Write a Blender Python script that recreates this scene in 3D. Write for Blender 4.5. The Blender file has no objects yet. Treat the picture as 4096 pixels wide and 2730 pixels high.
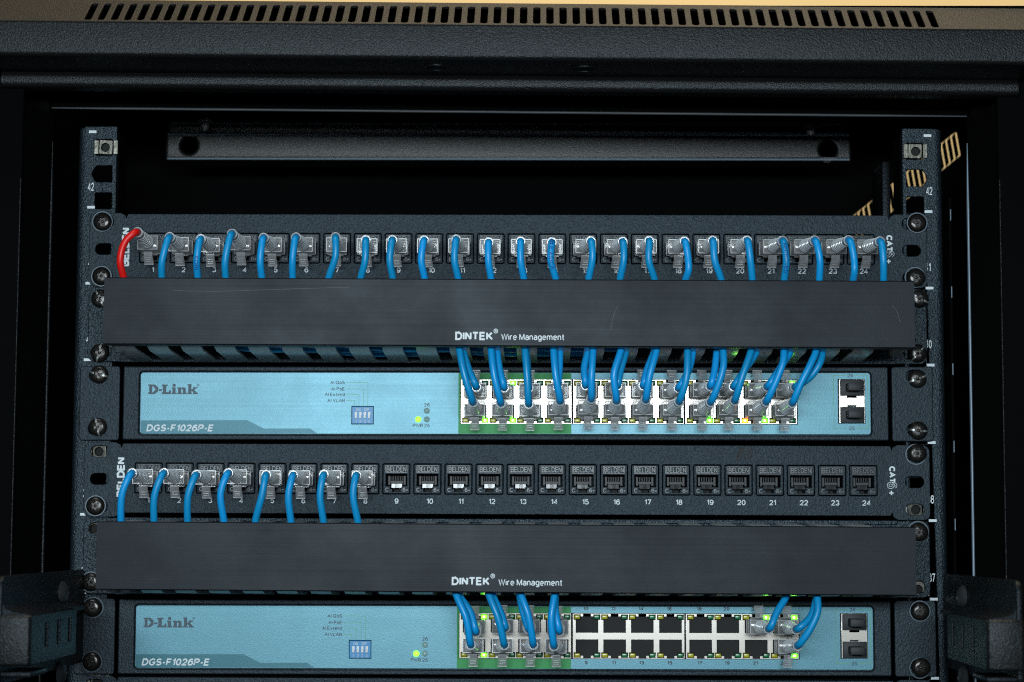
import bpy, bmesh, math, random
from math import sin, cos, pi, radians
from mathutils import Vector, Matrix
random.seed(7)
S = bpy.context.scene
COL = S.collection
MM = 0.001                                   # all builders work in millimetres

# ------------------------------------------------------------------ camera, world, lamps, exposure
FPX, CX, CY, CZ, PITCH, YAW, ROLL = 8394.419, 21.535, -1203.576, -185.188, .09068, .01509, .00424
_fw = Vector((-sin(YAW)*cos(PITCH), cos(YAW)*cos(PITCH), sin(PITCH)))
_r0 = Vector((cos(YAW), sin(YAW), 0)); _u0 = _r0.cross(_fw)
_rt = _r0*cos(ROLL)+_u0*sin(ROLL); _up = _u0*cos(ROLL)-_r0*sin(ROLL)
CAMP = Vector((CX, CY, CZ))
def at(px, py, Y):
    """point of the place seen at photo position (px, py), standing at depth Y (mm)"""
    d = _fw+_rt*((px-2048)/FPX)-_up*((py-1365)/FPX)
    return CAMP+d*((Y-CY)/d.y)
cd = bpy.data.cameras.new('camera'); cam = bpy.data.objects.new('camera', cd); COL.objects.link(cam)
cd.sensor_width = 36; cd.lens = FPX*36/4096; cd.clip_start = .02; cd.clip_end = 60
cd.dof.use_dof = True; cd.dof.focus_distance = 1.175; cd.dof.aperture_fstop = 10
M = Matrix((_rt, _up, -_fw)).transposed().to_4x4(); M.translation = CAMP*MM
cam.matrix_world = M; S.camera = cam

W = bpy.data.worlds.new('World'); S.world = W; W.use_nodes = True
W.node_tree.nodes['Background'].inputs[0].default_value = (.5, .62, .75, 1)
W.node_tree.nodes['Background'].inputs[1].default_value = .035

def lamp(name, loc, target, power, color, sx, sy):
    l = bpy.data.lights.new(name, 'AREA'); l.shape = 'RECTANGLE'; l.size = sx; l.size_y = sy
    l.energy = power; l.color = color
    o = bpy.data.objects.new(name, l); COL.objects.link(o)
    o.location = Vector(loc)*MM
    o.rotation_euler = (Vector(target)-Vector(loc)).to_track_quat('-Z', 'Y').to_euler()
    return o
lamp('key_lamp', (-75, -1750, 0), (-40, 0, -105), 23, (.82, .94, 1), .90, .17)
lamp('ceiling_lamp', (-350, -750, 1250), (-40, -20, -60), 6.0, (.92, .97, 1), .6, .5)
lamp('room_lamp', (200, 150, 1500), (0, 1100, 600), 30, (1, .86, .62), .8, .5)

S.view_settings.view_transform = 'Standard'; S.view_settings.look = 'None'
S.view_settings.exposure = 0; S.view_settings.gamma = 1; S.view_settings.use_curve_mapping = False
S.render.engine = 'CYCLES'
S.cycles.use_denoising = False; S.cycles.pixel_filter_type = 'BLACKMAN_HARRIS'; S.cycles.filter_width = 1.1
S.cycles.max_bounces = 10; S.cycles.transmission_bounces = 8; S.cycles.transparent_max_bounces = 8
S.cycles.caustics_reflective = False; S.cycles.caustics_refractive = False
S.cycles.sample_clamp_indirect = 1.5

# ------------------------------------------------------------------ materials
def mat(name, base, rough=.5, metal=0., spec=.5, noise=None, bump=0., bdist=.0002, trans=0., emit=None, estr=0.,
        streak=None, rvar=0., cvar=0., alpha=1., coat=0., mott=0., tint=None, smudge=0., rnd=0.):
    m = bpy.data.materials.new(name); m.use_nodes = True
    nt = m.node_tree; b = nt.nodes['Principled BSDF']; L = nt.links.new
    b.inputs['Base Color'].default_value = (*base, 1); b.inputs['Roughness'].default_value = rough
    b.inputs['Metallic'].default_value = metal; b.inputs['Specular IOR Level'].default_value = spec
    b.inputs['Transmission Weight'].default_value = trans; b.inputs['Alpha'].default_value = alpha
    b.inputs['Coat Weight'].default_value = coat
    if trans: b.inputs['IOR'].default_value = 1.45
    if tint: b.inputs['Specular Tint'].default_value = (*tint, 1)
    if emit:
        b.inputs['Emission Color'].default_value = (*emit, 1); b.inputs['Emission Strength'].default_value = estr
    if noise or streak or mott or smudge:
        tc = nt.nodes.new('ShaderNodeTexCoord')
    if noise:
        n = nt.nodes.new('ShaderNodeTexNoise'); n.inputs['Scale'].default_value = noise; n.inputs['Detail'].default_value = 2
        L(tc.outputs['Object'], n.inputs['Vector'])
        if bump:
            bp = nt.nodes.new('ShaderNodeBump'); bp.inputs['Strength'].default_value = bump; bp.inputs['Distance'].default_value = bdist
            L(n.outputs['Fac'], bp.inputs['Height']); L(bp.outputs[0], b.inputs['Normal'])
        if cvar:
            r = nt.nodes.new('ShaderNodeMapRange'); r.inputs[1].default_value = .3; r.inputs[2].default_value = .7
            r.inputs[3].default_value = 1-cvar; r.inputs[4].default_value = 1+cvar
            mx = nt.nodes.new('ShaderNodeMix'); mx.data_type = 'RGBA'; mx.blend_type = 'MULTIPLY'; mx.inputs[0].default_value = 1
            mx.inputs[6].default_value = (*base, 1)
            L(n.outputs['Fac'], r.inputs[0]); L(r.outputs[0], mx.inputs[7]); L(mx.outputs[2], b.inputs['Base Color'])
    if streak or mott:
        mp = nt.nodes.new('ShaderNodeMapping'); mp.inputs['Scale'].default_value = streak or (mott, mott, mott)
        n2 = nt.nodes.new('ShaderNodeTexNoise'); n2.inputs['Scale'].default_value = 1; n2.inputs['Detail'].default_value = 4
        L(tc.outputs['Object'], mp.inputs[0]); L(mp.outputs[0], n2.inputs['Vector'])
        r = nt.nodes.new('ShaderNodeMapRange'); r.inputs[1].default_value = .3; r.inputs[2].default_value = .7
        r.inputs[3].default_value = rough-rvar; r.inputs[4].default_value = rough+rvar
        L(n2.outputs['Fac'], r.inputs[0]); ro = r.outputs[0]
        if smudge:
            n3 = nt.nodes.new('ShaderNodeTexNoise'); n3.inputs['Scale'].default_value = 16; n3.inputs['Detail'].default_value = 5; n3.inputs['Roughness'].default_value = .62
            L(tc.outputs['Object'], n3.inputs['Vector'])
            r3 = nt.nodes.new('ShaderNodeMapRange'); r3.inputs[1].default_value = .38; r3.inputs[2].default_value = .68; r3.inputs[3].default_value = -smudge; r3.inputs[4].default_value = smudge
            ad = nt.nodes.new('ShaderNodeMath'); ad.operation = 'ADD'
            L(n3.outputs['Fac'], r3.inputs[0]); L(ro, ad.inputs[0]); L(r3.outputs[0], ad.inputs[1]); ro = ad.outputs[0]
        L(ro, b.inputs['Roughness'])
    if rnd:
        oi = nt.nodes.new('ShaderNodeObjectInfo'); h = nt.nodes.new('ShaderNodeHueSaturation'); h.inputs['Color'].default_value = (*base, 1)
        for k_, lo, hi in (('Value', 1-rnd, 1+rnd), ('Hue', .5-rnd*.03, .5+rnd*.03)):
            r = nt.nodes.new('ShaderNodeMapRange'); r.inputs[3].default_value = lo; r.inputs[4].default_value = hi
            L(oi.outputs['Random'], r.inputs[0]); L(r.outputs[0], h.inputs[k_])
        L(h.outputs[0], b.inputs['Base Color'])
    return m
MT = {}
MT['powder'] = mat('black_powder_coat', (.011, .0165, .022), .50, 0, .45, 1000, .9, .0005, cvar=.5, tint=(.70, .87, 1))
MT['coarse'] = mat('coarse_black_powder_coat', (.009, .015, .020), .40, 0, .55, 1000, 1, .0007, cvar=.4, tint=(.70, .87, 1))
MT['cabinet'] = mat('cabinet_paint', (.0068, .0070, .0072), .38, 0, .27, 1300, .8, .0004, cvar=.4, tint=(.85, .94, 1))
MT['inside'] = mat('shaded_inside_paint', (.002, .002, .0022), .85, 0, .04)  # near-black copy of the cabinet paint; interior shade put into the colour
MT['cover'] = mat('brushed_black_aluminium', (.0080, .0092, .0112), .44, 0, .18, 1600, .3, .0001, streak=(5, 5, 1100), rvar=.02, cvar=.2, tint=(.82, .91, 1), smudge=.05)
MT['label'] = mat('cyan_foil_print', (.078, .222, .280), .38, .32, .5, 2200, .35, .00012, streak=(7, 7, 700), rvar=.014, cvar=.08, smudge=.02)
MT['teal'] = mat('teal_foil_print', (.018, .115, .15), .40, .3, .5, 2200, .35, .00012, cvar=.06)
MT['green'] = mat('green_foil_print', (.001, .26, .05), .5, .08, .5, 2200, .35, .00012, cvar=.06)
MT['line'] = mat('green_line_print', (.12, .42, .12), .5)
MT['ink'] = mat('dark_ink', (.03, .07, .10), .5)
MT['ink_dark'] = mat('black_ink', (.01, .025, .035), .5)
MT['white'] = mat('white_ink', (.78, .86, .9), .6)
MT['white_p'] = mat('white_plastic', (.75, .78, .8), .4)
MT['dip'] = mat('blue_plastic', (.006, .25, .56), .4)
MT['nickel'] = mat('nickel_plate', (.44, .405, .365), .26, .65, .5, 900, .06, .0001)
MT['zinc'] = mat('zinc_plate', (.17, .165, .14), .34, 1, .5, 260, .4, .0005)
MT['screw'] = mat('black_oxide_steel', (.035, .032, .03), .26, .7, .6)
MT['slot'] = mat('bare_screw_slot', (.30, .32, .32), .4, .6)
MT['washer'] = mat('grey_washer_rim', (.07, .095, .115), .4, .4)
MT['steel'] = mat('dull_steel', (.45, .45, .45), .42, .35)
MT['jack'] = mat('black_jack_plastic', (.010, .0145, .019), .45, 0, .36, 1300, .7, .0004, cvar=.3, tint=(.70, .87, 1))
MT['jack_in'] = mat('jack_inner_plastic', (.026, .031, .036), .35, 0, .6, 1800, .4, .0002)
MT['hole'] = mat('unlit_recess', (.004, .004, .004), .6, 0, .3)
MT['clip_m'] = mat('bright_spring', (.05, .055, .06), .14, 0, .35)
MT['emboss'] = mat('embossed_letter_edge', (.006, .007, .009), .3)
MT['plug_b'] = mat('dust_plug_rubber', (.018, .022, .026), .55, 0, .4, 1500, .3, .0001)
MT['clear'] = mat('clear_polycarbonate', (.50, .51, .52), .10, 0, .9, alpha=.34)
MT['boot'] = mat('clear_boot_vinyl', (.50, .55, .58), .10, 0, .9, alpha=.36)
MT['clear_edge'] = mat('plastic_glint_and_ridge', (.62, .65, .67), .22, 0, .7, alpha=.5)  # glints of the plug edges put into a lighter colour; also latch ridges
MT['boot_rib'] = mat('highlit_boot_rib', (.74, .79, .82), .16, 0, .9, alpha=.66)  # brighter copy of the boot vinyl, rib highlights put into the colour
MT['gold'] = mat('gold_contact', (.75, .5, .2), .3, 1)
MT['blue'] = mat('blue_cable_jacket', (.005, .31, .69), .36, 0, .4, 900, .12, .0001, mott=90, rvar=.06, rnd=.16)
MT['red'] = mat('red_cable_jacket', (.76, .010, .007), .38, 0, .45, 900, .12, .0001, mott=90, rvar=.06)
MT['print'] = mat('dark_blue_jacket_print', (.004, .03, .22), .5)
MT['led_y'] = mat('dim_glow_yellow_lens', (.42, .40, .01), .25, 0, .6, emit=(.5, .45, .02), estr=.05)  # lamp is off; a faint glow is added to the lens colour
MT['led_g'] = mat('unlit_green_lens', (.006, .17, .05), .25, 0, .6)
MT['led_on'] = mat('lit_green_lens', (.2, .6, .05), .3, emit=(.09, 1, .012), estr=6)
MT['led_or'] = mat('lit_orange_lens', (.6, .3, .03), .3, emit=(1, .26, .015), estr=5)
MT['led_off'] = mat('clear_lens_unlit', (.26, .42, .42), .2, 0, .6)
MT['wall'] = mat('warm_wall_paint', (.78, .60, .32), .9, 0, .2)

MT['edge'] = mat('edge_highlight_paint', (.16, .21, .26), .45, .4)  # highlight along sheet edges put into a lighter colour
MT['bracket'] = mat('shaded_bracket_paint', (.0035, .0035, .004), .40, 0, .22, 1300, .7, .0004, cvar=.4, tint=(.7, .85, 1))  # darker copy of the cabinet paint, shade of the side faces put in
MT['edge_dim'] = mat('rolled_edge_highlight', (.055, .062, .068), .5, .1, .4)  # bright line under the cross rail put into the edge colour
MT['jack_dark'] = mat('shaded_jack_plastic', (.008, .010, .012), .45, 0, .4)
MT['bolt'] = mat('black_steel_bolt', (.05, .055, .06), .35, .5)
MT['lid'] = mat('vent_lid_paint', (.010, .010, .010), .5, 0, .22, 1300, .8, .0004, cvar=.4)
MT['led_core'] = mat('lit_lamp_core', (.6, .8, .3), .3, emit=(.8, 1, .35), estr=10)
MT['led_core_or'] = mat('lit_orange_core', (.8, .6, .2), .3, emit=(1, .75, .25), estr=10)
MT['brace'] = mat('brace_paint', (.009, .009, .009), .34, 0, .38, 1300, .5, .0003, cvar=.3)

# ------------------------------------------------------------------ mesh builder
class MB:
    def __init__(s): s.v = []; s.f = []; s.mi = []
    def add(s, vs, fs, mi=0):
        o = len(s.v); s.v += [tuple(p) for p in vs]; s.f += [tuple(i+o for i in f) for f in fs]; s.mi += [mi]*len(fs); return s
    def box(s, x0, x1, y0, y1, z0, z1, bev=0., mi=0, seg=1):
        bm = bmesh.new(); bmesh.ops.create_cube(bm, size=1)
        for v in bm.verts: v.co = Vector(((x0+x1)/2+v.co.x*(x1-x0), (y0+y1)/2+v.co.y*(y1-y0), (z0+z1)/2+v.co.z*(z1-z0)))
        if bev: bmesh.ops.bevel(bm, geom=bm.edges[:], offset=bev, segments=seg, profile=.5, affect='EDGES', clamp_overlap=True)
        return s.bm(bm, mi)
    def bm(s, bm, mi=0):
        bm.verts.index_update()
        s.add([v.co[:] for v in bm.verts], [[v.index for v in f.verts] for f in bm.faces], mi); bm.free(); return s
    def plate(s, outer, holes=(), yf=0., t=1., bev=0., mi=0, res=1):
        """flat plate in the XZ plane, front face at y = yf, thickness t going back, holes cut through"""
        c = bpy.data.curves.new('c', 'CURVE'); c.dimensions = '2D'; c.fill_mode = 'BOTH'
        c.extrude = max(t/2-bev, .001); c.bevel_depth = bev; c.bevel_resolution = res; c.offset = -bev
        for pl in [outer]+list(holes):
            sp = c.splines.new('POLY'); sp.points.add(len(pl)-1); sp.use_cyclic_u = True
            for p, q in zip(sp.points, pl): p.co = (q[0], q[1], 0, 1)
        ob = bpy.data.objects.new('c', c); me = bpy.data.meshes.new_from_object(ob)
        s.add([(v.co.x, yf+t/2-v.co.z, v.co.y) for v in me.vertices], [list(p.vertices) for p in me.polygons], mi)
        bpy.data.objects.remove(ob); bpy.data.curves.remove(c); bpy.data.meshes.remove(me); return s
    def sheet(s, outer, holes=(), y=0., mi=0):
        c = bpy.data.curves.new('c', 'CURVE'); c.dimensions = '2D'; c.fill_mode = 'BOTH'
        for pl in [outer]+list(holes):
            sp = c.splines.new('POLY'); sp.points.add(len(pl)-1); sp.use_cyclic_u = True
            for p, q in zip(sp.points, pl): p.co = (q[0], q[1], 0, 1)
        ob = bpy.data.objects.new('c', c); me = bpy.data.meshes.new_from_object(ob)
        s.add([(v.co.x, y, v.co.y) for v in me.vertices], [list(p.vertices) for p in me.polygons], mi)
        bpy.data.objects.remove(ob); bpy.data.curves.remove(c); bpy.data.meshes.remove(me); return s
    def lathe(s, prof, n=20, axis='y', c=(0, 0, 0), mi=0, close=False):
        """profile [(distance along axis, radius)]"""
        vs = []; fs = []; m = len(prof)
        for k in range(n):
            a = 2*pi*k/n
            for h, r in prof:
                p = {'y': (r*cos(a), h, r*sin(a)), 'z': (r*cos(a), r*sin(a), h), 'x': (h, r*cos(a), r*sin(a))}[axis]
                vs.append((p[0]+c[0], p[1]+c[1], p[2]+c[2]))
        for k in range(n):
            k2 = (k+1) % n
            for i in range(m if close else m-1):
                j = (i+1) % m
                fs.append((k*m+i, k*m+j, k2*m+j, k2*m+i))
        if not close:
            if prof[0][1] > 0: fs.append([k*m for k in range(n)])
            if prof[-1][1] > 0: fs.append([k*m+m-1 for k in reversed(range(n))])
        return s.add(vs, fs, mi)
    def extrude_x(s, prof, x0, x1, mi=0, n=1, slope=0.):
        """profile [(y, z)] swept along x; z gains slope*x"""
        vs = []; fs = []; m = len(prof)
        for k in range(n+1):
            x = x0+(x1-x0)*k/n
            vs += [(x, y, z+slope*x) for y, z in prof]
        for k in range(n):
            for i in range(m):
                j = (i+1) % m
                fs.append((k*m+i, k*m+j, (k+1)*m+j, (k+1)*m+i))
        fs.append(list(range(m))[::-1]); fs.append([n*m+i for i in range(m)])
        return s.add(vs, fs, mi)
    def xform(s, mtx):
        s.v = [tuple(mtx @ Vector(p)) for p in s.v]; return s
    def mesh(s, name, mats, smooth=35):
        me = bpy.data.meshes.new(name)
        me.from_pydata([(a*MM, b*MM, c*MM) for a, b, c in s.v], [], s.f)
        for m in (mats if isinstance(mats, (list, tuple)) else [mats]): me.materials.append(MT[m])
        if any(s.mi): me.polygons.foreach_set('material_index', s.mi)
        bm = bmesh.new(); bm.from_mesh(me); bmesh.ops.recalc_face_normals(bm, faces=bm.faces[:]); bm.to_mesh(me); bm.free()
        if smooth:
            me.polygons.foreach_set('use_smooth', [True]*len(me.polygons)); me.set_sharp_from_angle(angle=radians(smooth))
        me.update(); return me
    def build(s, name, mats, parent=None, smooth=35):
        return put(name, s.mesh(name, mats, smooth), parent)
def put(name, me, parent=None, loc=(0, 0, 0)):
    o = bpy.data.objects.new(name, me); COL.objects.link(o); o.parent = parent; o.location = Vector(loc)*MM; return o
def tag(o, label, cat, group=None):
    o['label'] = label; o['category'] = cat
    if group: o['group'] = group
    return o
def thing(name, label, cat, loc, group=None, roty=0.):
    o = bpy.data.objects.new(name, None); COL.objects.link(o); o.empty_display_size = .01
    o.location = Vector(loc)*MM; o.rotation_euler = (0, roty, 0)
    return tag(o, label, cat, group)
def rrect(x0, x1, z0, z1, r, n=5):
    P = []
    for cx, cz, a in ((x1-r, z1-r, 0), (x0+r, z1-r, 90), (x0+r, z0+r, 180), (x1-r, z0+r, 270)):
        P += [(cx+r*cos(radians(a+90*k/n)), cz+r*sin(radians(a+90*k/n))) for k in range(n+1)]
    return P
def rect(x0, x1, z0, z1): return [(x0, z0), (x1, z0), (x1, z1), (x0, z1)]
def circ(x, z, r, n=20): return [(x+r*cos(2*pi*k/n), z+r*sin(2*pi*k/n)) for k in range(n)]

# ------------------------------------------------------------------ stroke lettering
def A(cx, cy, rx, ry, a0, a1, n=9): return [(cx+rx*cos(radians(a0+(a1-a0)*k/n)), cy+ry*sin(radians(a0+(a1-a0)*k/n))) for k in range(n+1)]
def EL(cx, cy, rx, ry): return A(cx, cy, rx, ry, 0, 360, 18)[:-1]+['c']
_six = [EL(.29, .32, .28, .32), [(.53, .84), (.42, .97), (.28, 1), (.13, .90), (.03, .66), (.01, .36)]]
_P = [[(0, 0), (0, 1), (.34, 1)]+A(.34, .73, .27, .27, 90, -90)+[(0, .46)]]
GL = {
 '0': [EL(.28, .5, .28, .5)], '1': [[(.02, .74), (.26, 1), (.26, 0)]],
 '2': [A(.28, .71, .27, .29, 170, -40)+[(0, 0), (.56, 0)]],
 '3': [A(.27, .76, .24, .24, 160, -90)+A(.27, .26, .29, .26, 90, -160)],
 '4': [[(.42, 0), (.42, 1), (0, .28), (.58, .28)]],
 '5': [[(.52, 1), (.1, 1), (.04, .5)]+A(.27, .33, .29, .33, 125, -150)],
 '6': _six, '7': [[(0, 1), (.55, 1), (.2, 0)]],
 '8': [EL(.28, .76, .24, .24), EL(.28, .27, .28, .27)],
 '9': [[(q if q == 'c' else (.58-q[0], 1-q[1])) for q in st] for st in _six],
 'A': [[(0, 0), (.36, 1), (.72, 0)], [(.15, .34), (.57, .34)]],
 'B': [[(0, 0), (0, 1), (.32, 1)]+A(.32, .76, .25, .24, 90, -90)+[(.02, .52)], [(.32, .52)]+A(.34, .26, .28, .26, 90, -90)+[(-.09, 0)]],
 'C': [A(.38, .5, .38, .5, 42, 318, 14)], 'D': [[(0, 0), (0, 1), (.28, 1)]+A(.28, .5, .40, .5, 90, -90)+['c']],
 'E': [[(.56, 1), (0, 1), (0, 0), (.58, 0)], [(0, .52), (.52, .52)]], 'F': [[(.54, 1), (0, 1), (0, 0)], [(0, .5), (.48, .5)]],
 'G': [A(.38, .5, .38, .5, 42, 335, 14)+[(.74, .44), (.42, .44)]], 'H': [[(0, 0), (0, 1)], [(.6, 0), (.6, 1)], [(0, .5), (.6, .5)]],
 'I': [[(0, 0), (0, 1)]], 'K': [[(0, 0), (0, 1)], [(.6, 1), (.04, .38)], [(.2, .58), (.64, 0)]],
 'L': [[(0, 1), (0, 0), (.5, 0)]], 'M': [[(0, 0), (0, 1)], [(.72, 0), (.72, 1)], [(.03, .98), (.36, .05), (.69, .98)]], 'N': [[(0, 0), (0, 1)], [(.6, 0), (.6, 1)], [(.02, .98), (.58, .02)]],
 'O': [EL(.4, .5, .4, .5)], 'P': _P, 'Q': [EL(.4, .5, .4, .5), [(.48, .26), (.8, -.04)]], 'R': _P+[[(.34, .46), (.62, 0)]],
 'S': [A(.29, .745, .27, .255, 25, 260)+A(.3, .265, .29, .265, 80, -155)], 'T': [[(0, 1), (.64, 1)], [(.32, 1), (.32, 0)]],
 'U': [[(0, 1), (0, .33)]+A(.3, .33, .3, .33, 180, 360)+[(.6, 1)]], 'V': [[(0, 1), (.34, 0), (.68, 1)]],
 'W': [[(0, 1), (.23, 0), (.47, 1), (.71, 0), (.94, 1)]], 'X': [[(0, 0), (.6, 1)], [(0, 1), (.6, 0)]],
 'a': [A(.25, .5, .22, .22, 155, 0)+[(.47, 0)], EL(.24, .21, .23, .21)], 'd': [EL(.24, .36, .24, .36), [(.48, 1), (.48, 0)]],
 'e': [[(.02, .37), (.5, .37)]+A(.26, .36, .25, .36, 3, 312, 12)], 'g': [EL(.24, .38, .24, .34), [(.48, .72), (.48, -.06)]+A(.25, -.06, .23, .2, 0, -150)],
 'i': [[(0, 0), (0, .72)], [(0, .95), (0, 1)]], 'm': [[(0, 0), (0, .72)], [(0, .44)]+A(.2, .46, .2, .26, 180, 0)+[(.4, 0)], [(.4, .44)]+A(.6, .46, .2, .26, 180, 0)+[(.8, 0)]],
 'n': [[(0, 0), (0, .72)], [(0, .42)]+A(.22, .46, .22, .26, 180, 0)+[(.44, 0)]], 'o': [EL(.25, .36, .25, .36)],
 'r': [[(0, 0), (0, .72)], [(0, .42)]+A(.22, .45, .22, .27, 180, 75)], 't': [[(.14, .95), (.14, .12)]+A(.27, .12, .13, .12, 180, 270), [(0, .7), (.3, .7)]],
 'x': [[(0, 0), (.46, .72)], [(0, .72), (.46, 0)]], '-': [[(0, .38), (.28, .38)]], '+': [[(0, .4), (.4, .4)], [(.2, .2), (.2, .6)]], '/': [[(0, 0), (.3, 1)]],
 '®': [EL(.4, .5, .4, .5), [(.28, .25), (.28, .75), (.42, .75), (.52, .62), (.42, .5), (.28, .5)], [(.42, .5), (.54, .25)]],
}
def text_strokes(t, w, gap=.20):  # returns stroke centre lines and the advance
    out = []; x = w/2
    for ch in t:
        if ch == ' ': x += .30; continue
        g = GL[ch]; wd = max(p[0] for st in g for p in st if p != 'c')
        for st in g:
            cl = st[-1] == 'c'; pts = [p for p in st if p != 'c']
            out.append(([(x+p[0], w/2+p[1]*(1-w)) for p in pts], cl))
        x += wd+w+gap*.55
    return out, x-gap*.55-w/2
def ribbon(pts, w, closed):
    n = len(pts); L = []; R = []
    for i in range(n):
        a = pts[(i-1) % n] if (closed or i > 0) else None
        c = pts[(i+1) % n] if (closed or i < n-1) else None
        b = pts[i]
        d1 = Vector((b[0]-a[0], b[1]-a[1])).normalized() if a else None
        d2 = Vector((c[0]-b[0], c[1]-b[1])).normalized() if c else None
        if d1 is None: d1 = d2
        if d2 is None: d2 = d1
        n1 = Vector((-d1.y, d1.x)); n2 = Vector((-d2.y, d2.x)); m = n1+n2
        if m.length < .3: m = n1
        m.normalize(); k = min(1/max(m.dot(n1), .45), 1.9)
        L.append((b[0]+m.x*w/2*k, b[1]+m.y*w/2*k)); R.append((b[0]-m.x*w/2*k, b[1]-m.y*w/2*k))
    fs = [(i, (i+1) % n, n+(i+1) % n, n+i) for i in range(n if closed else n-1)]
    return L+R, fs
def letter(mb, t, x0, z0, cap, x1=None, w=.16, y=0., shear=0., rot=0, mi=0, align='l', gap=.2):
    """lettering standing on baseline z0 from x0 (to x1 when given); rot turns it by +-90 degrees about (x0, z0)"""
    st, W_ = text_strokes(t, w, gap); sx = (x1-x0)/(W_*cap) if x1 is not None else 1
    off = {'l': 0, 'c': -W_*cap/2, 'r': -W_*cap}[align] if x1 is None else 0
    for k, (pts, cl) in enumerate(st):
        vs, fs = ribbon(pts, w, cl); o = []
        for a, b in vs:
            a2, b2 = (a+shear*b)*cap*sx+off, b*cap
            if rot == 90: a2, b2 = -b2, a2
            if rot == -90: a2, b2 = b2, -a2
            o.append((x0+a2, y-.004*k, z0+b2))
        mb.add(o, fs, mi)
    return mb
def line(mb, pts, w, y, mi=0):
    vs, fs = ribbon(pts, w, False); return mb.add([(a, y, b) for a, b in vs], fs, mi)

# ------------------------------------------------------------------ setting
wall = MB().box(-2600, 2600, 1300, 1350, -1200, 2600).build('wall', 'wall'); wall['kind'] = 'structure'

# ------------------------------------------------------------------ cabinet
cab = thing('server_cabinet', 'black powder coated server cabinet with vented sloping top, holding all the devices', 'server cabinet', (0, 0, -700))
class CB(MB):
    def build(s, name, mats, parent=cab, smooth=35):
        s.v = [(a, b, c+700) if parent is cab else (a, b, c+700) for a, b, c in s.v]
        return MB.build(s, name, mats, parent, smooth)
SL = -.0086                                    # the lid hangs a little lower on the right
def zs(z, x): return z+SL*x
# sloping vent face: plate with slots, built flat then tilted
ang = radians(35.6)
lid_l = 31.3
nsl = 65
holes = []
for k in range(nsl):
    x = -225.5+k*(231.6+225.5)/(nsl-1)
    holes.append(rrect(x-1.9, x+1.9, 1.6, 25.6, 1.7, 3))
P = MB().plate(rect(-306, 306, -.6, lid_l), holes, yf=0, t=1.6, bev=.3)
P.v = [(x, -95+z*cos(ang)+y*sin(ang), 86.6+z*sin(ang)-y*cos(ang)+SL*x) for x, y, z in P.v]
c = CB(); c.v, c.f, c.mi = P.v, P.f, P.mi
top = c.build('top_cover', 'lid')
P = MB().plate(rect(-219, 180, -.5, 11.5), (), yf=4.2, t=1.2, bev=.3)
P.v = [(x, -95+z*cos(ang)+y*sin(ang), 86.6+z*sin(ang)-y*cos(ang)+SL*x) for x, y, z in P.v]
c = CB(); c.v, c.f, c.mi = P.v, P.f, P.mi; c.build('inner_flange', 'coarse', top)
# fascia, its underside, the rounded lip below it and the cross rail behind
def arcp(cy, cz, r, a0, a1, n=5): return [(cy+r*cos(radians(a0+(a1-a0)*k/n)), cz+r*sin(radians(a0+(a1-a0)*k/n))) for k in range(n+1)]
f = CB().extrude_x([(-93.6, 86.6)]+arcp(-92.6, 85.3, 2.4, 125, 180, 3)+arcp(-92.2, 70.1, 2.8, 180, 270, 5)+[(-54, 67.3), (-54, 69), (-91.6, 69), (-93, 70.5), (-93, 84.5)], -306, 306, slope=SL)
fas = f.build('fascia', 'cabinet', cab)
u = CB()
for px, py in ((1747, 279), (2337, 283)):
    p = at(px, py, -75); z = 67.3+SL*p.x-.05
    u.lathe([(0, 7.2), (.5, 7.2), (.5, 5.9), (0, 5.9)], 28, 'z', (p.x, -75, z-.45), close=True)
    u.lathe([(0, 5.8), (.1, 0)], 28, 'z', (p.x, -75, z-.1), mi=1)
u.build('cable_hole', ['cabinet', 'hole'], fas)
lipz = 58.6
lp = CB().extrude_x([(-52, 67.2), (-55.5, 67.2)]+arcp(-55.2, lipz+5.2, 2.6, 130, 180, 3)+arcp(-54.4, lipz+3.2, 3.4, 180, 270, 6)+[(-46, lipz-.2), (-46, 67.0)], -281, 283.5, slope=SL*.9)
lp.build('front_lip', 'cabinet', cab)
ra, rz = at(205, 432, -2), at(3870, 466, -2); rsl = (rz.z-ra.z)/(rz.x-ra.x); rmid = ra.z-rsl*ra.x
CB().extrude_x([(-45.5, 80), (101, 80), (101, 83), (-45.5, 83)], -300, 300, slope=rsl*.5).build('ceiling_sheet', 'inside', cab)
CB().extrude_x([(-1.4, rmid+.3), (0, rmid+.3), (0, rmid+3.2), (-1.4, rmid+3.2)], ra.x, rz.x, slope=rsl).build('cross_rail', 'inside', cab)
rb = CB().lathe([(ra.x, .35), (ra.x+40, .8), (rz.x-60, .8), (rz.x, .4)], 12, 'x', (0, -1.6, rmid))
rb.v = [(x, y, z+rsl*x) for x, y, z in rb.v]
rb.build('rolled_edge', 'edge_dim', cab)
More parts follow.
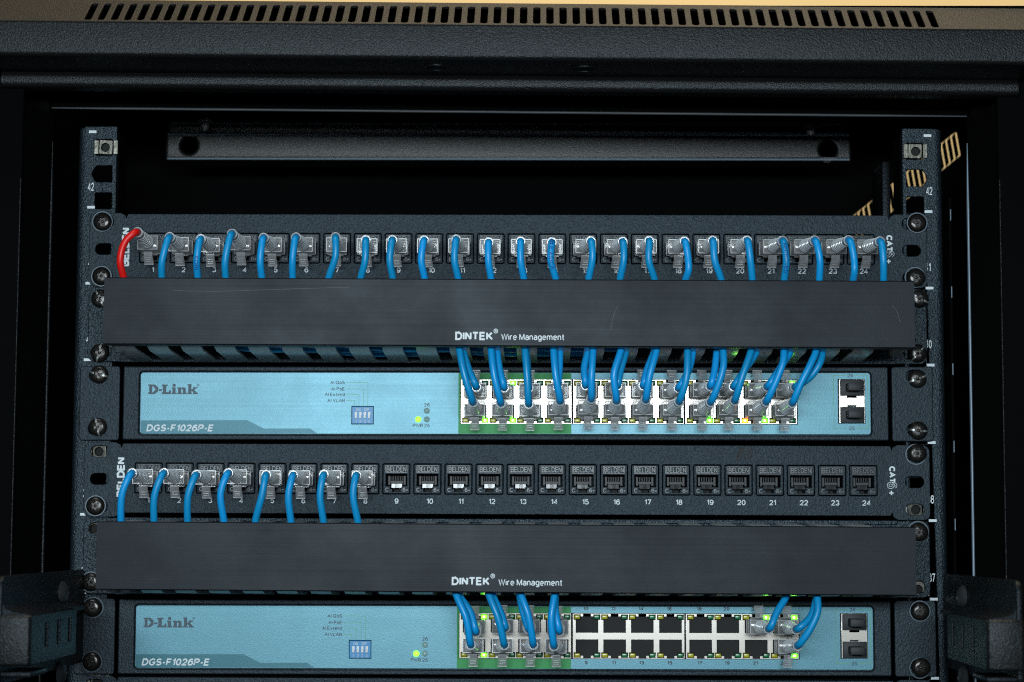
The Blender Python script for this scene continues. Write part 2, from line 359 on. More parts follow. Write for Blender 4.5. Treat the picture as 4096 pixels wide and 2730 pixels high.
# posts beside the opening
for s_, xin, xout in ((-1, -262.5, -269.6), (1, 264.5, 273.2)):
    pb = CB()                                  # side wall running outward to the front, with a rolled rear edge
    q = [(xin, -10), (xout, -46), (xout+s_*1.6, -46), (xin+s_*2.6, -10)]
    for zz in (-420, 54): pb.v += [(a_, y_, zz) for a_, y_ in q]
    pb.f += [(i, (i+1) % 4, 4+(i+1) % 4, 4+i) for i in range(4)]; pb.mi += [0]*4
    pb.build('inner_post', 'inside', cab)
    CB().lathe([(-420, .95), (0, .95), (38, .3)], 12, 'z', (xin-s_*.2, -10.6, 0)).build('rolled_edge', 'edge' if s_ > 0 else 'cabinet', cab)  # right edge carries its highlight as colour, left keeps cabinet paint
    CB().lathe([(-420, .45), (10, .45)], 10, 'z', (xout+s_*.4, -51.3, 0)).build('rolled_edge', 'cabinet', cab)
    pb = CB(); pb.box(min(xout, s_*331), max(xout, s_*331), -51, -45, -420, 66.5, .8, seg=2)
    pb.build('outer_post', 'inside', cab)
    pb = CB(); pb.box(min(xin+s_*2.7, s_*329), max(xin+s_*2.7, s_*329), -9.4, -6, -700, 66)
    pb.build('closing_strip', 'inside', cab)
    CB().box(329.2 if s_ > 0 else -330.4, 330.4 if s_ > 0 else -329.2, -44, 197, -700, 101, .3).build('side_panel', 'inside', cab)
CB().box(-331, 331, -70.5, 197, 101.5, 103.2).build('roof_sheet', 'inside', cab)
CB().box(-329, 329, -50, 197, -700, -698).build('floor_panel', 'inside', cab)
# slotted side flange beside the right rail: small square cut-outs one per rack unit
fl = CB()
hs = [rect(8, 18, z-4, z+4) for z in (-47, -91.5, -136, -180.5, -225)]
fl.plate(rect(4, 44, -420, 9), hs, 0, 1.4, .25)
fl.v = [(257.5-y, x, z) for x, y, z in fl.v]
fo = fl.build('slotted_flange', 'inside', cab)
for z in (-1.5, -46.5, -91, -135.5, -180): CB().box(256.5, 257.2, 2.6, 3.9, z-3.4, z+3.4, .2).build('tab', 'edge', fo)  # small pieces added to stand for slot edges catching light
# rear wall of the cabinet with a slanted vent grille on both sides
rp = CB(); YR = 195
def slab(pts):
    n = len(pts); rp.add([(x, YR, z) for x, z in pts]+[(x, YR+1.5, z) for x, z in pts], [tuple(range(n)), tuple(range(2*n-1, n-1, -1))]+[(i, (i+1) % n, n+(i+1) % n, n+i) for i in range(n)])
w_ = .6; sl = []
for k in range(-18, 4):
    tp = at(3765+19.5*k, 578-16*k, YR); bt = at(3781+19.5*k, 669-16*k, YR); sl.append((tp.x, tp.z, bt.x, bt.z))
for (tx, tz, bx_, bz), (tx2, tz2, bx2, bz2) in zip(sl, sl[1:]):
    slab([(bx_+w_, bz), (bx2-w_, bz2), (tx2-w_, tz2), (tx+w_, tz)])
    slab([(tx-w_, tz), (tx2-w_, tz2), (tx2-w_, 101), (tx-w_, 101)])
    slab([(bx_+w_, -700), (bx2+w_, -700), (bx2+w_, bz2), (bx_+w_, bz)])
tx, tz, bx_, bz = sl[0]; slab([(-329, -700), (bx_+w_, -700), (bx_+w_, bz), (bx_-w_, bz), (tx-w_, tz), (tx-w_, 101), (-329, 101)])
tx, tz, bx_, bz = sl[-1]; slab([(bx_+w_, -700), (329, -700), (329, 101), (tx-w_, 101), (tx-w_, tz), (tx+w_, tz), (bx_+w_, bz)])
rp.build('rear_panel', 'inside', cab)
# brace across the back of the opening, with two bolts
YB = 120
br = CB()
z0b, z1b = 51.2, 68.2
hl = [circ(*[(p.x, p.z) for p in [at(755, 582, YB)]][0], 5.4, 24), circ(*[(p.x, p.z) for p in [at(3313, 600, YB)]][0], 5.4, 24)]
br.plate(rect(-221, 217.5, z0b, z1b), hl, YB, 4.5, 2.0, res=4)
br.box(-221, 217.5, YB+4.6, YB+26, z0b, z0b+1, .3)
br.box(-221, 217.5, YB+14, YB+16, 68.6, 77.4, .6)
bro = br.build('cross_brace', 'brace', cab)
for y_, z_ in ((YB+.5, z1b-.7), (YB+.5, z0b+.7), (YB+13.9, 77.3)):
    CB().lathe([(-219.5, .75), (216, .75)], 10, 'x', (0, y_, z_)).build('edge_highlight_rod', 'edge', bro)  # rods added to imitate highlights along the brace edges
for px, py in ((825, 503), (3240, 522)):
    p = at(px, py, YB+6)
    CB().lathe([(-4, 2.6), (1.2, 2.6), (1.2, 5.3), (2.4, 5.2), (3.8, 3.9), (4.4, 1.8), (4.5, .01)][::-1], 20, 'z', (p.x, YB+2, p.z-.5)).build('bolt', 'steel', bro)
# mounting rails with square holes, tick marks and unit numbers
def rail(s_, x0, x1, off, num_x, tick_x):
    b = CB(); hs = []
    for k in range(-7, 1):
        for h in (3.9, 19.7, 35.3):
            z = k*44.45+h+off
            if z > 45: continue
            xc = -234.65 if s_ < 0 else 236.05
            if h == 19.7 and k == 0:
                d = -s_*1
                pts = [(xc-s_*4.9, z+4.9), (xc-s_*4.9, z-4.9), (xc+s_*4.4, z-4.9), (xc+s_*5.4, z-3.6), (xc+s_*6.9, z-.8), (xc+s_*7, z+.8), (xc+s_*5.4, z+3.6), (xc+s_*4.2, z+4.9)]
                hs.append(pts)
            else: hs.append(rrect(xc-5, xc+5, z-4.8, z+4.8, .9, 2))
    b.plate([(x0, -330), (x1, -330), (x1, 48.6+off*.4), (x0, 48.6+off*.4)], hs, 0, 2, .45)
    xo = x0 if s_ < 0 else x1                      # outer bend and return flange
    prof = [(0, 0)]
    vs = []; n = 6
    for z in (-330, 48):
        for k in range(n+1):
            a = radians(90*k/n); vs.append((xo+s_*(4*sin(a))-s_*.3, 4-4*cos(a)+.02, z))
        vs.append((xo+s_*3.7, 40, z))
    m = n+2
    b.add(vs, [(i, i+1, m+i+1, m+i) for i in range(m-1)])
    xi = x1 if s_ < 0 else x0                      # inner return
    b.box(xi-1, xi+1, 2.1, 26, -330, 46, .3, mi=1)
    r = b.build('mounting_rail', ['coarse', 'inside'], cab)
    t = CB()
    for k in range(-6, 2):
        z = k*44.45+off
        t.sheet(rect(tick_x-2.2, tick_x+2.2, z-.75, z+.75), (), -.08)
    for k, s in enumerate(['42', '41', '40', '39', '38', '37', '36']):
        z = -k*44.45+off+12.6
        nx = num_x+(0 if k == 0 else (1.2 if s_ < 0 else -1.6))
        letter(t, s, nx-1.8, z-3.0, 4.9, nx+1.8, w=.16, y=-.08, gap=.12)
        # narrow figures
    t.build('unit_marking', 'white', r, 0)
    return r
rail(-1, -246.2, -227.3, 1.6, -241.9, -241.6)
rail(1, 228.9, 248.4, 0, 244.2, 243.6)
CB().box(220.6, 225.6, 22, 60, -30, 33.5, 1.2, seg=2).build('rail_stiffener', 'bracket', cab)
# lower corner brackets reaching forward
for s_ in (-1, 1):
    ox = 4.5
    def X(a): return ox+s_*a
    b = CB()
    def bx(a0, a1, *r, **k): b.box(min(X(a0), X(a1)), max(X(a0), X(a1)), *r, **k)
    # upright plate
    pl = CB(); pl.plate(rrect(-186, 0, -260, -207.5, 6), (), 0, 2.5, .5)
    pl.v = [(X(244.5)+s_*(y), x, z) for x, y, z in pl.v]
    b.add(pl.v, pl.f)
    # flared shoulder between plate and box
    sh = [(244.3, -221.5), (243.0, -223.6), (238.5, -225.2), (231.5, -226.0), (231.5, -228), (246, -228), (246, -221.5)]
    vs = [(X(a), y, z) for y in (-184, -60) for a, z in sh]; m = len(sh)
    b.add(vs, [(i, (i+1) % m, m+(i+1) % m, m+i) for i in range(m)]+[tuple(range(m)), tuple(range(m, 2*m))])
    bb = b.build('corner_bracket', 'bracket', cab)
    hb = CB(); pl = CB()
    pl.plate(rrect(-186, -88, -250.5, -226.4, 1.5), [rect(-186+a, -186+a+7, -243, -231) for a in (28, 54, 79)], 0, 2, .5)
    pl.v = [(X(229.6)+s_*(y), x, z) for x, y, z in pl.v]; hb.add(pl.v, pl.f)
    hb.box(min(X(229.8), X(247.5)), max(X(229.8), X(247.5)), -188, -184, -250.7, -226.2, 1.6, seg=3, mi=2)
    hb.box(min(X(233), X(247)), max(X(233), X(247)), -183.5, -89, -250, -227, .5, mi=1)
    hb.box(min(X(229.8), X(249)), max(X(229.8), X(249)), -184, -150, -256.5, -253.5, 1.2, seg=2)
    hb.build('hinge_housing', ['bracket', 'inside', 'cabinet'], bb)
    for yb, zb in ((-62, -219.2), (-62, -262)):
        CB().lathe([(0, 6.3), (1.0, 6.5), (2.4, 5.6), (3.6, 3.9), (4.2, 1.9), (3.4, 1.5), (3.4, .01)], 24, 'x', (0, 0, 0)).xform(
            Matrix.Translation((X(244.3), yb, zb)) @ Matrix.Diagonal((-s_, 1, 1, 1))).build('bolt', 'bolt', bb)

# ------------------------------------------------------------------ screws and cage nuts
def screw_meshes():
    b = MB().lathe([(0, 6.15), (-.6, 6.15), (-.8, 5.95), (-.8, 5.4), (0, 5.4)], 32, close=True); ring = b.mesh('washer', 'washer')
    out = []
    star = []
    for k in range(24):
        a = 2*pi*k/24; r = 2.55+.55*cos(6*a); star.append((r*cos(a), r*sin(a)))
    cross = []
    for k in range(4):
        a = k*pi/2+.0
        for dx, dz in ((2.9, -.7), (2.9, .7), (1.0, 1.0)):
            cross.append((dx*cos(a)-dz*sin(a), dx*sin(a)+dz*cos(a)))
    def head(rec, R):
        b = MB()
        # domed head with a cut recess
        n = 48; rings = [(R, -.6), (R*.96, -1.5), (R*.84, -2.3), (R*.66, -2.75)]
        vs = []; 
        def rr(a):
            best = 3
            ca, sa = cos(a), sin(a); best = 0
            m = len(rec)
            for i in range(m):
                (x1, z1), (x2, z2) = rec[i], rec[(i+1) % m]
                d = (x2-x1)*sa-(z2-z1)*ca
                if abs(d) < 1e-9: continue
                u_ = (z1*ca-x1*sa)/d
                if 0 <= u_ <= 1:
                    px, pz = x1+(x2-x1)*u_, z1+(z2-z1)*u_
                    if px*ca+pz*sa > best: best = px*ca+pz*sa
            return best
        for r_, y_ in rings: vs += [(r_*cos(2*pi*k/n), y_, r_*sin(2*pi*k/n)) for k in range(n)]
        vs += [(rr(2*pi*k/n)*cos(2*pi*k/n), -2.85, rr(2*pi*k/n)*sin(2*pi*k/n)) for k in range(n)]
        vs += [(rr(2*pi*k/n)*.82*cos(2*pi*k/n), -.9, rr(2*pi*k/n)*.82*sin(2*pi*k/n)) for k in range(n)]
        nr = len(rings)+2
        fs = [(i*n+k, i*n+(k+1) % n, (i+1)*n+(k+1) % n, (i+1)*n+k) for i in range(nr-1) for k in range(n)]
        fs.append([(nr-1)*n+k for k in range(n)])
        b.add(vs, fs); b.lathe([(0, R*.9), (-.7, R*.9)], 24); b.lathe([(-.8, .9), (-1.7, .75), (-2.0, .01)], 10)
        return b
    t = head(star, 5.35).mesh('star_head', 'screw')
    p = head(cross, 5.3)
    sp_ = [(2.5, -2.93), (3.5, -2.86), (4.45, -2.42), (5.12, -1.62), (5.2, -1.0)]
    for sgn in (-1, 1):
        p.add([(sgn*a, y, d) for a, y in sp_ for d in (-.5, .5)], [(2*i, 2*i+1, 2*i+3, 2*i+2) for i in range(4)], mi=1)
    p = p.mesh('slotted_head', ['screw', 'slot'])
    return ring, t, p
RING, STAR, SLOTTED = screw_meshes()
def screw(px, py, kind, label, rot=None, dx=0., dz=0.):
    p = at(px, py, -4.4)
    t = thing('rack_screw', label, 'screw', (p.x, -2.45, p.z), 'screws holding the devices to the rails')
    if kind == 'star':
        w = put('washer', RING, t, (dx, 0, dz)); h = put('head', STAR, t, (0, -.3, 0))
    else:
        h = put('head', SLOTTED, t)
    h.rotation_euler = (0, rot if rot is not None else random.uniform(0, 3), 0)
SC = lambda crop, sc, x, y: (crop[0]+x/sc, crop[1]+y/sc)
UPP, LPP, UCO, LCO, USW, LSW = 'upper patch panel', 'lower patch panel', 'upper cable organizer', 'lower cable organizer', 'upper switch', 'lower switch'
star_l = 'black star recess screw, '
slot_l = 'black cross slotted screw with bare slot, '
for px, py, k, lb, rot, dx, dz in [
    (409.5, 887, 'star', f'top left corner of the {UPP}', None, -.3, .2), (404, 1104, 'star', f'bottom left corner of the {UPP}', None, 0, -.1),
    (3669.6, 891.6, 'star', f'top right corner of the {UPP}', None, .1, .1), (3666, 1111, 'star', f'bottom right corner of the {UPP}', None, -.6, .3),
    (399, 1194, 'slot', f'upper left, half behind the {UCO} cover', 1.1, 0, 0), (396, 1412, 'slot', f'lower left corner of the {UCO}', -1.35, 0, 0),
    (3680, 1195, 'slot', f'upper right, half behind the {UCO} cover', .5, 0, 0), (3673, 1414, 'slot', f'lower right corner of the {UCO}', -.85, 0, 0),
    (394.5, 1498, 'slot', f'top left ear of the {USW}', .25, 0, 0), (389.5, 1708, 'slot', f'bottom left ear of the {USW}', 1.35, 0, 0),
    (3671.5, 1516, 'slot', f'top right ear of the {USW}', -.35, 0, 0), (3675, 1723, 'slot', f'bottom right ear of the {USW}', .1, 0, 0),
    (380, 2024, 'star', f'bottom left corner of the {LPP}', None, 0, 0), (3671, 1814, 'star', f'top right corner of the {LPP}', None, -.9, -.6),
    (364, 2330, 'star', f'lower left, half hidden by the {LCO} cover', None, -.5, .1), (3677, 2130, 'star', f'upper right, half hidden by the {LCO} cover', None, -.4, .4),
    (367, 2432, 'star', f'top left ear of the {LSW}', None, .6, .1), (365, 2647, 'star', f'bottom left ear of the {LSW}', None, .1, -.3),
    (3682, 2446, 'star', f'top right ear of the {LSW}', None, -.1, 0), (3686, 2671, 'star', f'bottom right ear of the {LSW}', None, -.7, -.4)]:
    screw(px, py, k, (star_l if k == 'star' else slot_l)+lb, rot, dx, dz)
NUT = MB().plate(rrect(-4.0, 4.0, -4.3, 4.3, .8, 2), [circ(0, -.2, 2.9, 20)], -.9, 3, .4).lathe([(-.75, 3.4), (-1.35, 3.3), (-1.35, 2.75), (2, 2.75)], 20, c=(0, 0, -.2), close=True).lathe([(2.1, 3.2), (2.2, .01)], 20, c=(0, 0, -.2), mi=1).mesh('nut_body', ['zinc', 'hole'])
EARM = MB().box(-1.4, 1.4, -.55, .9, -4.25, 4.25, .3).mesh('spring_ear', 'zinc')
def cage_nut(x, z, label, y=0):
    t = thing('cage_nut', label, 'cage nut', (x, y, z), 'cage nuts clipped into the rails')
    nb = put('nut_body', NUT, t); nb.rotation_euler = (random.uniform(.10, .14), random.uniform(-.1, .1), random.uniform(.05, .1)*random.choice((-1, 1)))
    put('spring_ear', EARM, t, (-5.5, 0, 0)); put('spring_ear', EARM, t, (5.7, 0, 0))
cage_nut(-233.6, 36.9, 'bare zinc cage nut at the top of the left rail, above number 42')
cage_nut(236.3, 35.3, 'bare zinc cage nut at the top of the right rail, above number 42')
for px, py, lb in ((397, 1805, f'empty cage nut showing through the top left slot of the {LPP}'), (3662, 2037, f'empty cage nut showing through the bottom right slot of the {LPP}'),
                   (378, 2114, f'empty cage nut half covered by the {LCO} cover at its upper left'), (3672, 2356, f'empty cage nut half covered by the {LCO} cover at its lower right'),
                   (388, 2729, 'empty cage nut in the left slot of the patch panel at the bottom edge'), (3690, 2775, None)):
    if lb:
        p = at(px, py, 0); cage_nut(p.x, p.z, lb, 1.2)

# ------------------------------------------------------------------ patch panels
FRONT = -2.4
JX = [-204.57+17.77*k for k in range(24)]
JZ = -22.4
SPZ = 5.5
def jack_meshes():
    o = rrect(-7.5, 7.5, -8.3, 8.3, .5, 2)
    hole = [(-6.1, 2.85), (-6.1, -4.1), (-3.6, -4.1), (-3.6, -5.6), (-2.3, -5.6), (-2.3, -7.3), (2.3, -7.3), (2.3, -5.6), (3.2, -5.6), (3.2, -4.1), (6.1, -4.1), (6.1, 2.85)][::-1]
    fr = MB().plate(o, [hole], -2.1, 3.4, .22)
    # tube walls running back from the opening
    n = len(hole)
    fr.add([(x, 1.2, z) for x, z in hole]+[(x, 14, z) for x, z in hole], [(i, (i+1) % n, n+(i+1) % n, n+i) for i in range(n)])
    fr = fr.mesh('keystone_jack', 'jack')
    em = MB()
    for q in ([(-6.1, 3.6), (6.1, 3.6), (6.1, 7.6), (-6.1, 7.6), (-6.1, 3.6)],): line(em, q, .22, -2.16)
    letter(em, 'BELDEN', -5.6, 4.15, 2.9, 5.6, .13, -2.16)
    letter(em, 'C', -6.3, -7.3, 2.3, w=.14, y=-2.16); letter(em, '6+', 3.6, -7.3, 2.3, w=.14, y=-2.16)
    em = em.mesh('embossed_lettering', 'emboss', 0)
    co = MB().add([(-6.05, 12, -7.2), (6.05, 12, -7.2), (6.05, 12, 2.8), (-6.05, 12, 2.8)], [(0, 1, 2, 3)], 1)
    co.box(-5.1, -3.7, 3.5, 11.9, -3.4, 1.9, .15).box(3.7, 5.1, 3.5, 11.9, -3.4, 1.9, .15).box(-3.7, 3.7, 3.5, 11.9, -2.6, -.9, .15)
    for k in range(7): co.box(-2.95+k*.98-.16, -2.95+k*.98+.16, 4.2, 11.9, -.9, 1.6)
    co = co.mesh('contacts', ['jack_dark', 'hole'])
    sp = MB()
    for a, b in ((-3.1, -.9), (-.72, -.25), (-.05, .4), (.6, 1.05), (1.25, 2.9)): sp.box(a, b, 3.2, 3.6, -5.0, -2.7)
    sp.xform(Matrix.Translation((0, 3.4, -3.85)) @ Matrix.Rotation(radians(SPZ), 4, 'Z') @ Matrix.Rotation(-radians(1.8), 4, 'X') @ Matrix.Translation((0, -3.4, 3.85)))
    sp = sp.mesh('spring_plate', 'clip_m')
    return fr, em, co, sp
JACK, EMB, CONT, SPR = jack_meshes()
def patch_panel(z0, label, jacks=True):
    t = thing('patch_bay', label, 'patch panel', (0, 0, z0), 'patch panels in the rack')
    oL, oR = -241.6, 241.9
    out = []
    def arc(cx, cz, r, a0, a1, n=5): return [(cx+r*cos(radians(a0+(a1-a0)*k/n)), cz+r*sin(radians(a0+(a1-a0)*k/n))) for k in range(n+1)]
    out += arc(oL+4, -6, 4, 180, 90)+[(-223.5, -2), (-221, -3.4), (-220.3, -5), (-219.5, -2.6), (219.5, -2.6), (220.3, -5), (221, -3.4), (223.5, -2)]
    out += arc(oR-4, -6, 4, 90, 0)+arc(oR-4, -40.8, 4, 0, -90)+[(223.5, -44.8), (221, -43.2), (220.3, -40.5), (219.5, -42.4), (-219.5, -42.4), (-220.3, -40.5), (-221, -43.2), (-223.5, -44.8)]
    out += arc(oL+4, -40.8, 4, 270, 180)
    hs = []
    for xs in (-232.9, 233.2):
        for z in (-7.3, -23.1, -38.8): hs.append(rrect(xs-5.3, xs+5.3, z-3.25, z+3.25, 3.2, 6))
    if jacks:
        for x in JX: hs.append(rrect(x-7.9, x+7.9, JZ-8.75, JZ+8.75, .8, 2))
    f = MB().plate(out, hs, FRONT, 2.2, .35)
    f.box(-219.5, 219.5, .3, 30, -3.9, -2.7); f.box(-219.5, 219.5, .3, 30, -42.3, -41.1)
    fp = f.build('faceplate', 'powder', t)
    if not jacks: return t
    n = MB()
    for k, x in enumerate(JX):
        letter(n, str(k+1), x+(.2 if k < 9 else 1.5), -36.6, 3.05, w=.17, y=FRONT-.06, align='c', gap=.15)
    letter(n, 'BELDEN', -218.2, -33.2, 4.5, w=.24, y=FRONT-.06, rot=90, gap=.0)
    letter(n, 'CAT', 218.7, -14.1, 3.5, w=.25, y=FRONT-.06, rot=-90, gap=0)
    for st in _six:
        cl = st[-1] == 'c'; pts = [(q[0]*4.6-1.3, q[1]*4.6-2.3) for q in st if q != 'c']
        vs, _ = ribbon(pts, 1.0, cl); m = len(pts)
        for e_ in (vs[:m], vs[m:]): line(n, [(220.3+b, -25.0-a) for a, b in (e_+e_[:1] if cl else e_)], .26, FRONT-.06)
    for q in ([(-1.2, 0), (1.2, 0)], [(0, -1.2), (0, 1.2)]): line(n, [(219.9+a, -29.3+b) for a, b in q], .75, FRONT-.06-abs(q[0][0])*.01)
    n.build('lettering', 'white', fp, 0)
    for x in JX:
        j = put('keystone_jack', JACK, t, (x, 0, JZ))
        put('embossed_lettering', EMB, j); put('contacts', CONT, j); put('spring_plate', SPR, j)
    return t
patch_panel(0, 'black 24 port patch panel at the top, all ports filled, first cable red')
patch_panel(-132.9, 'black 24 port patch panel with only ports 1 to 8 filled')
smp = bpy.data.objects['patch_bay.001']
MT['smear'] = mat('brown_scuff', (.016, .012, .009), .7)
nb = MB()
for k in range(7):
    a = at(2948+k*8+random.uniform(-5, 5), 1846+random.uniform(-12, 4), FRONT); b = at(2966+k*7+random.uniform(-4, 6), 1792+random.uniform(-10, 14), FRONT)
    m_ = (a+b)/2
    line(nb, [(a.x, a.z+132.9), (m_.x+random.uniform(-.4, .4), m_.z+132.9), (b.x, b.z+132.9)], random.uniform(.3, .8), FRONT-.04-.003*k)
nb.build('scuff_mark', 'smear', [c for c in smp.children if c.name.startswith('faceplate')][0], 0)
patch_panel(-265.6, 'black patch panel below the lower switch, cut off by the bottom edge', False)

# ------------------------------------------------------------------ cable organizers
FPX_ = 18.45
def organizer(z0, label, xc0, xc1, tilt, dtx):
    t = thing('cable_organizer', label, 'cable organizer', (0, 0, z0), 'cable organizers in the rack')
    hs = [rrect(xs-5.3, xs+5.3, z-3.25, z+3.25, 3.2, 6) for xs in (-232.9, 233.2) for z in (15.6, -15.6)]
    b = MB().plate(rrect(-241.3, 241.4, -21.7, 21.7, 4.5), hs, FRONT, 2.2, .5)
    b.box(-222, 223, -3.6, -2.3, -22.0, -19.6, .35); b.box(-222, 223, -3.6, -2.3, 19.6, 22.0, .35)
    b.build('back_plate', 'coarse', t)
    nf = 23
    # comb fingers along floor and roof of the duct: flat strips with a turned-up tip
    def fing(sg):
        pr = [(-2.5, 20.2), (-30, 18.9), (-50, 18.2), (-58, 16.6), (-59, 16.8), (-58.6, 17.6), (-50, 19.5), (-30, 20.2), (-2.5, 21.5)]
        b = MB().extrude_x([(y, sg*z) for y, z in pr], -5.6, 5.6)
        return b.mesh('finger', 'finger')
    fb, ft = fing(-1), fing(1)
    for k in range(nf):
        x = -209+FPX_*k+dtx
        put('finger', fb, t, (x, 0, 0)); put('finger', ft, t, (x, 0, -1.1))
    for x in (xc0+2, xc1-2): MB().box(x-.8, x+.8, -60, -2.6, -18, 18, .3).build('end_wall', 'finger', t)
    c = MB(); h = 18.4
    prof = [(-69, -h+.6), (-69.0, h-.6), (-68.4, h), (-60.8, h), (-60.8, h-1), (-67.4, h-1), (-67.4, -h+1), (-60.8, -h+1), (-60.8, -h), (-68.4, -h)]
    c.extrude_x(prof, xc0, xc1)
    cv = c.build('cover', 'cover', t)
    cv.rotation_euler = (0, tilt, 0); cv.location = (0, 0, .0004)
    n = MB(); y = -69.06
    return t, cv
MT['finger'] = mat('grey_comb_plastic', (.50, .53, .53), .22, 0, .6)
def cover_text(cv, pts, dz):
    n = MB(); y = -69.06
    def L(px, py): p = at(px, py, -69); return p.x, p.z-dz
    a, z = L(pts[0], pts[2]); b_, _ = L(pts[1], pts[2]); _, zt = L(pts[0], pts[3])
    letter(n, 'DINTEK', a, z, zt-z, b_, .22, y, gap=.12)
    a, z = L(pts[4], pts[6]); b_, _ = L(pts[5], pts[6]); _, zt = L(pts[4], pts[7])
    letter(n, 'Wire Management', a, z, zt-z, b_, .145, y, gap=.16)
    a, z = L(pts[8], pts[9]); letter(n, '®', a-1.3, z-1.3, 2.6, w=.13, y=y)
    n.build('lettering', 'white', cv, 0)
t1, cv1 = organizer(-66.9, 'upper black cable organizer, its smooth cover between the red cable and the upper switch', -218.3, 222.6, radians(.12), 0)
cover_text(cv1, (1821, 1972, 1364.5, 1331, 2005, 2258, 1364, 1338.5, 1984, 1328), -66.9)
MT['scratch'] = mat('scratched_anodising', (.06, .065, .07), .5)
for pts in ([(690, 1169), (850, 1172), (980, 1168), (1200, 1160), (1400, 1154)], [(2473, 1222), (2462, 1245), (2450, 1280), (2443, 1325)], [(3568, 1222), (3584, 1240), (3594, 1262), (3600, 1290)]):
    q = [at(a, b, -69) for a, b in pts]
    line(MB(), [(v.x, v.z+66.9) for v in q], .16, -69.05).build('scratch', 'scratch', cv1, 0)
t2, cv2 = organizer(-199.8, 'lower black cable organizer, its smooth cover between the half empty patch panel and lower switch', -219.4, 221.6, radians(.16), -1)
cover_text(cv2, (1807, 1959, 2345, 2312, 1994, 2250, 2346, 2320, 1972, 2308), -199.8)

# ------------------------------------------------------------------ switches
COLX = [-17.45, -1.6, 14.0, 29.7, 46.6, 62.25, 77.95, 93.9, 110.9, 126.35, 142.3, 158.15]
BLK = [(-25.8, 37.6), (38.5, 101.8), (102.6, 166.4)]
BM = -20.95                                     # middle of the port block
def port_hole(x, sg):
    q = [(6.3, 1.95), (6.3, 9.2), (7.5, 9.2), (7.5, 12.1), (3.7, 12.1), (3.7, 11.0), (2.1, 11.0), (2.1, 12.5)]
    pts = q+[(-a, b) for a, b in reversed(q)]
    r = [(x+a, BM+sg*b) for a, b in pts]
    return r
def port_insert_mesh():
    """inside of an RJ45 socket, latch side down"""
    b = MB(); q = [(6.5, -1.8), (6.5, -9.4), (3.6, -9.4), (3.6, -12.6), (-3.6, -12.6), (-3.6, -9.4), (-6.5, -9.4), (-6.5, -1.8)]
    n = len(q)
    b.add([(x, -2.2, z) for x, z in q]+[(x, 11, z) for x, z in q], [(i, (i+1) % n, n+(i+1) % n, n+i) for i in range(n)])
    b.add([(x, 11, z) for x, z in q], [tuple(range(n))])
    b.box(-6.4, 6.4, 6, 10.9, -9.3, -5.6, .1).box(-3.2, 3.2, 1, 5.9, -9.3, -6.2, .2)
    for k in range(8): b.box(-3.7+k*.98-.2, -3.7+k*.98+.2, 1.5, 10.9, -4.3, -1.9)
    b.box(5.2, 6.2, .5, 8, -7, -3.4, .1)
    return b.mesh('port_insert', 'jack_in')
INSERT = port_insert_mesh()
LENS = {}
for k in ('led_y', 'led_g', 'led_on', 'led_or'):
    b_ = MB().box(-1.6, 1.6, -4.1, -2.0, -1.1, 1.1, .42, seg=3)
    if k in ('led_on', 'led_or'): b_.lathe([(-4.0, .62), (-4.14, .5), (-4.2, .01)], 12, mi=1)
    LENS[k] = b_.mesh('indicator_lens', [k, 'led_core_or' if k == 'led_or' else 'led_core'])
FRAME = MB().box(-1.95, 1.95, -2.4, -.2, -1.45, 1.45, .1).mesh('lens_seat', 'hole')
# hand-cut slab serif letters for the maker's mark, unit cap height
DL = [
 ([(0, 0), (0, .17), (.10, .17), (.10, .83), (0, .83), (0, 1), (.66, 1), (1.0, .72), (1.0, .28), (.66, 0)], [[(.40, .18), (.40, .82), (.50, .82), (.74, .5), (.50, .18)]]),
 ([(1.06, .34), (1.06, .52), (1.40, .52), (1.40, .34)], []),
 ([(1.36, 0), (1.36, .17), (1.48, .17), (1.48, .83), (1.36, .83), (1.36, 1), (1.96, 1), (1.96, .83), (1.82, .83), (1.82, .19), (2.10, .19), (2.14, .40), (2.30, .40), (2.30, 0)], []),
 ([(2.36, 0), (2.36, .15), (2.46, .15), (2.46, .55), (2.36, .55), (2.36, .70), (2.76, .70), (2.76, .15), (2.88, .15), (2.88, 0)], []),
 (circ(2.61, .92, .17, 14), []),
 ([(2.94, 0), (2.94, .15), (3.03, .15), (3.03, .55), (2.94, .55), (2.94, .70), (3.32, .70), (3.34, .60), (3.48, .71), (3.66, .71), (3.80, .56), (3.80, .15), (3.90, .15), (3.90, 0), (3.44, 0), (3.44, .15), (3.50, .15), (3.50, .50), (3.40, .52), (3.33, .44), (3.33, .15), (3.40, .15), (3.40, 0)], []),
 ([(3.96, 0), (3.96, .15), (4.05, .15), (4.05, .90), (3.96, .90), (3.96, 1.04), (4.36, 1.04), (4.36, .45), (4.58, .60), (4.50, .60), (4.50, .72), (4.98, .72), (4.98, .60), (4.86, .60), (4.66, .46), (4.92, .15), (5.02, .15), (5.02, 0), (4.52, 0), (4.52, .12), (4.58, .15), (4.42, .33), (4.36, .28), (4.36, .15), (4.42, .15), (4.42, 0)], []),
]
LABY = -3.0
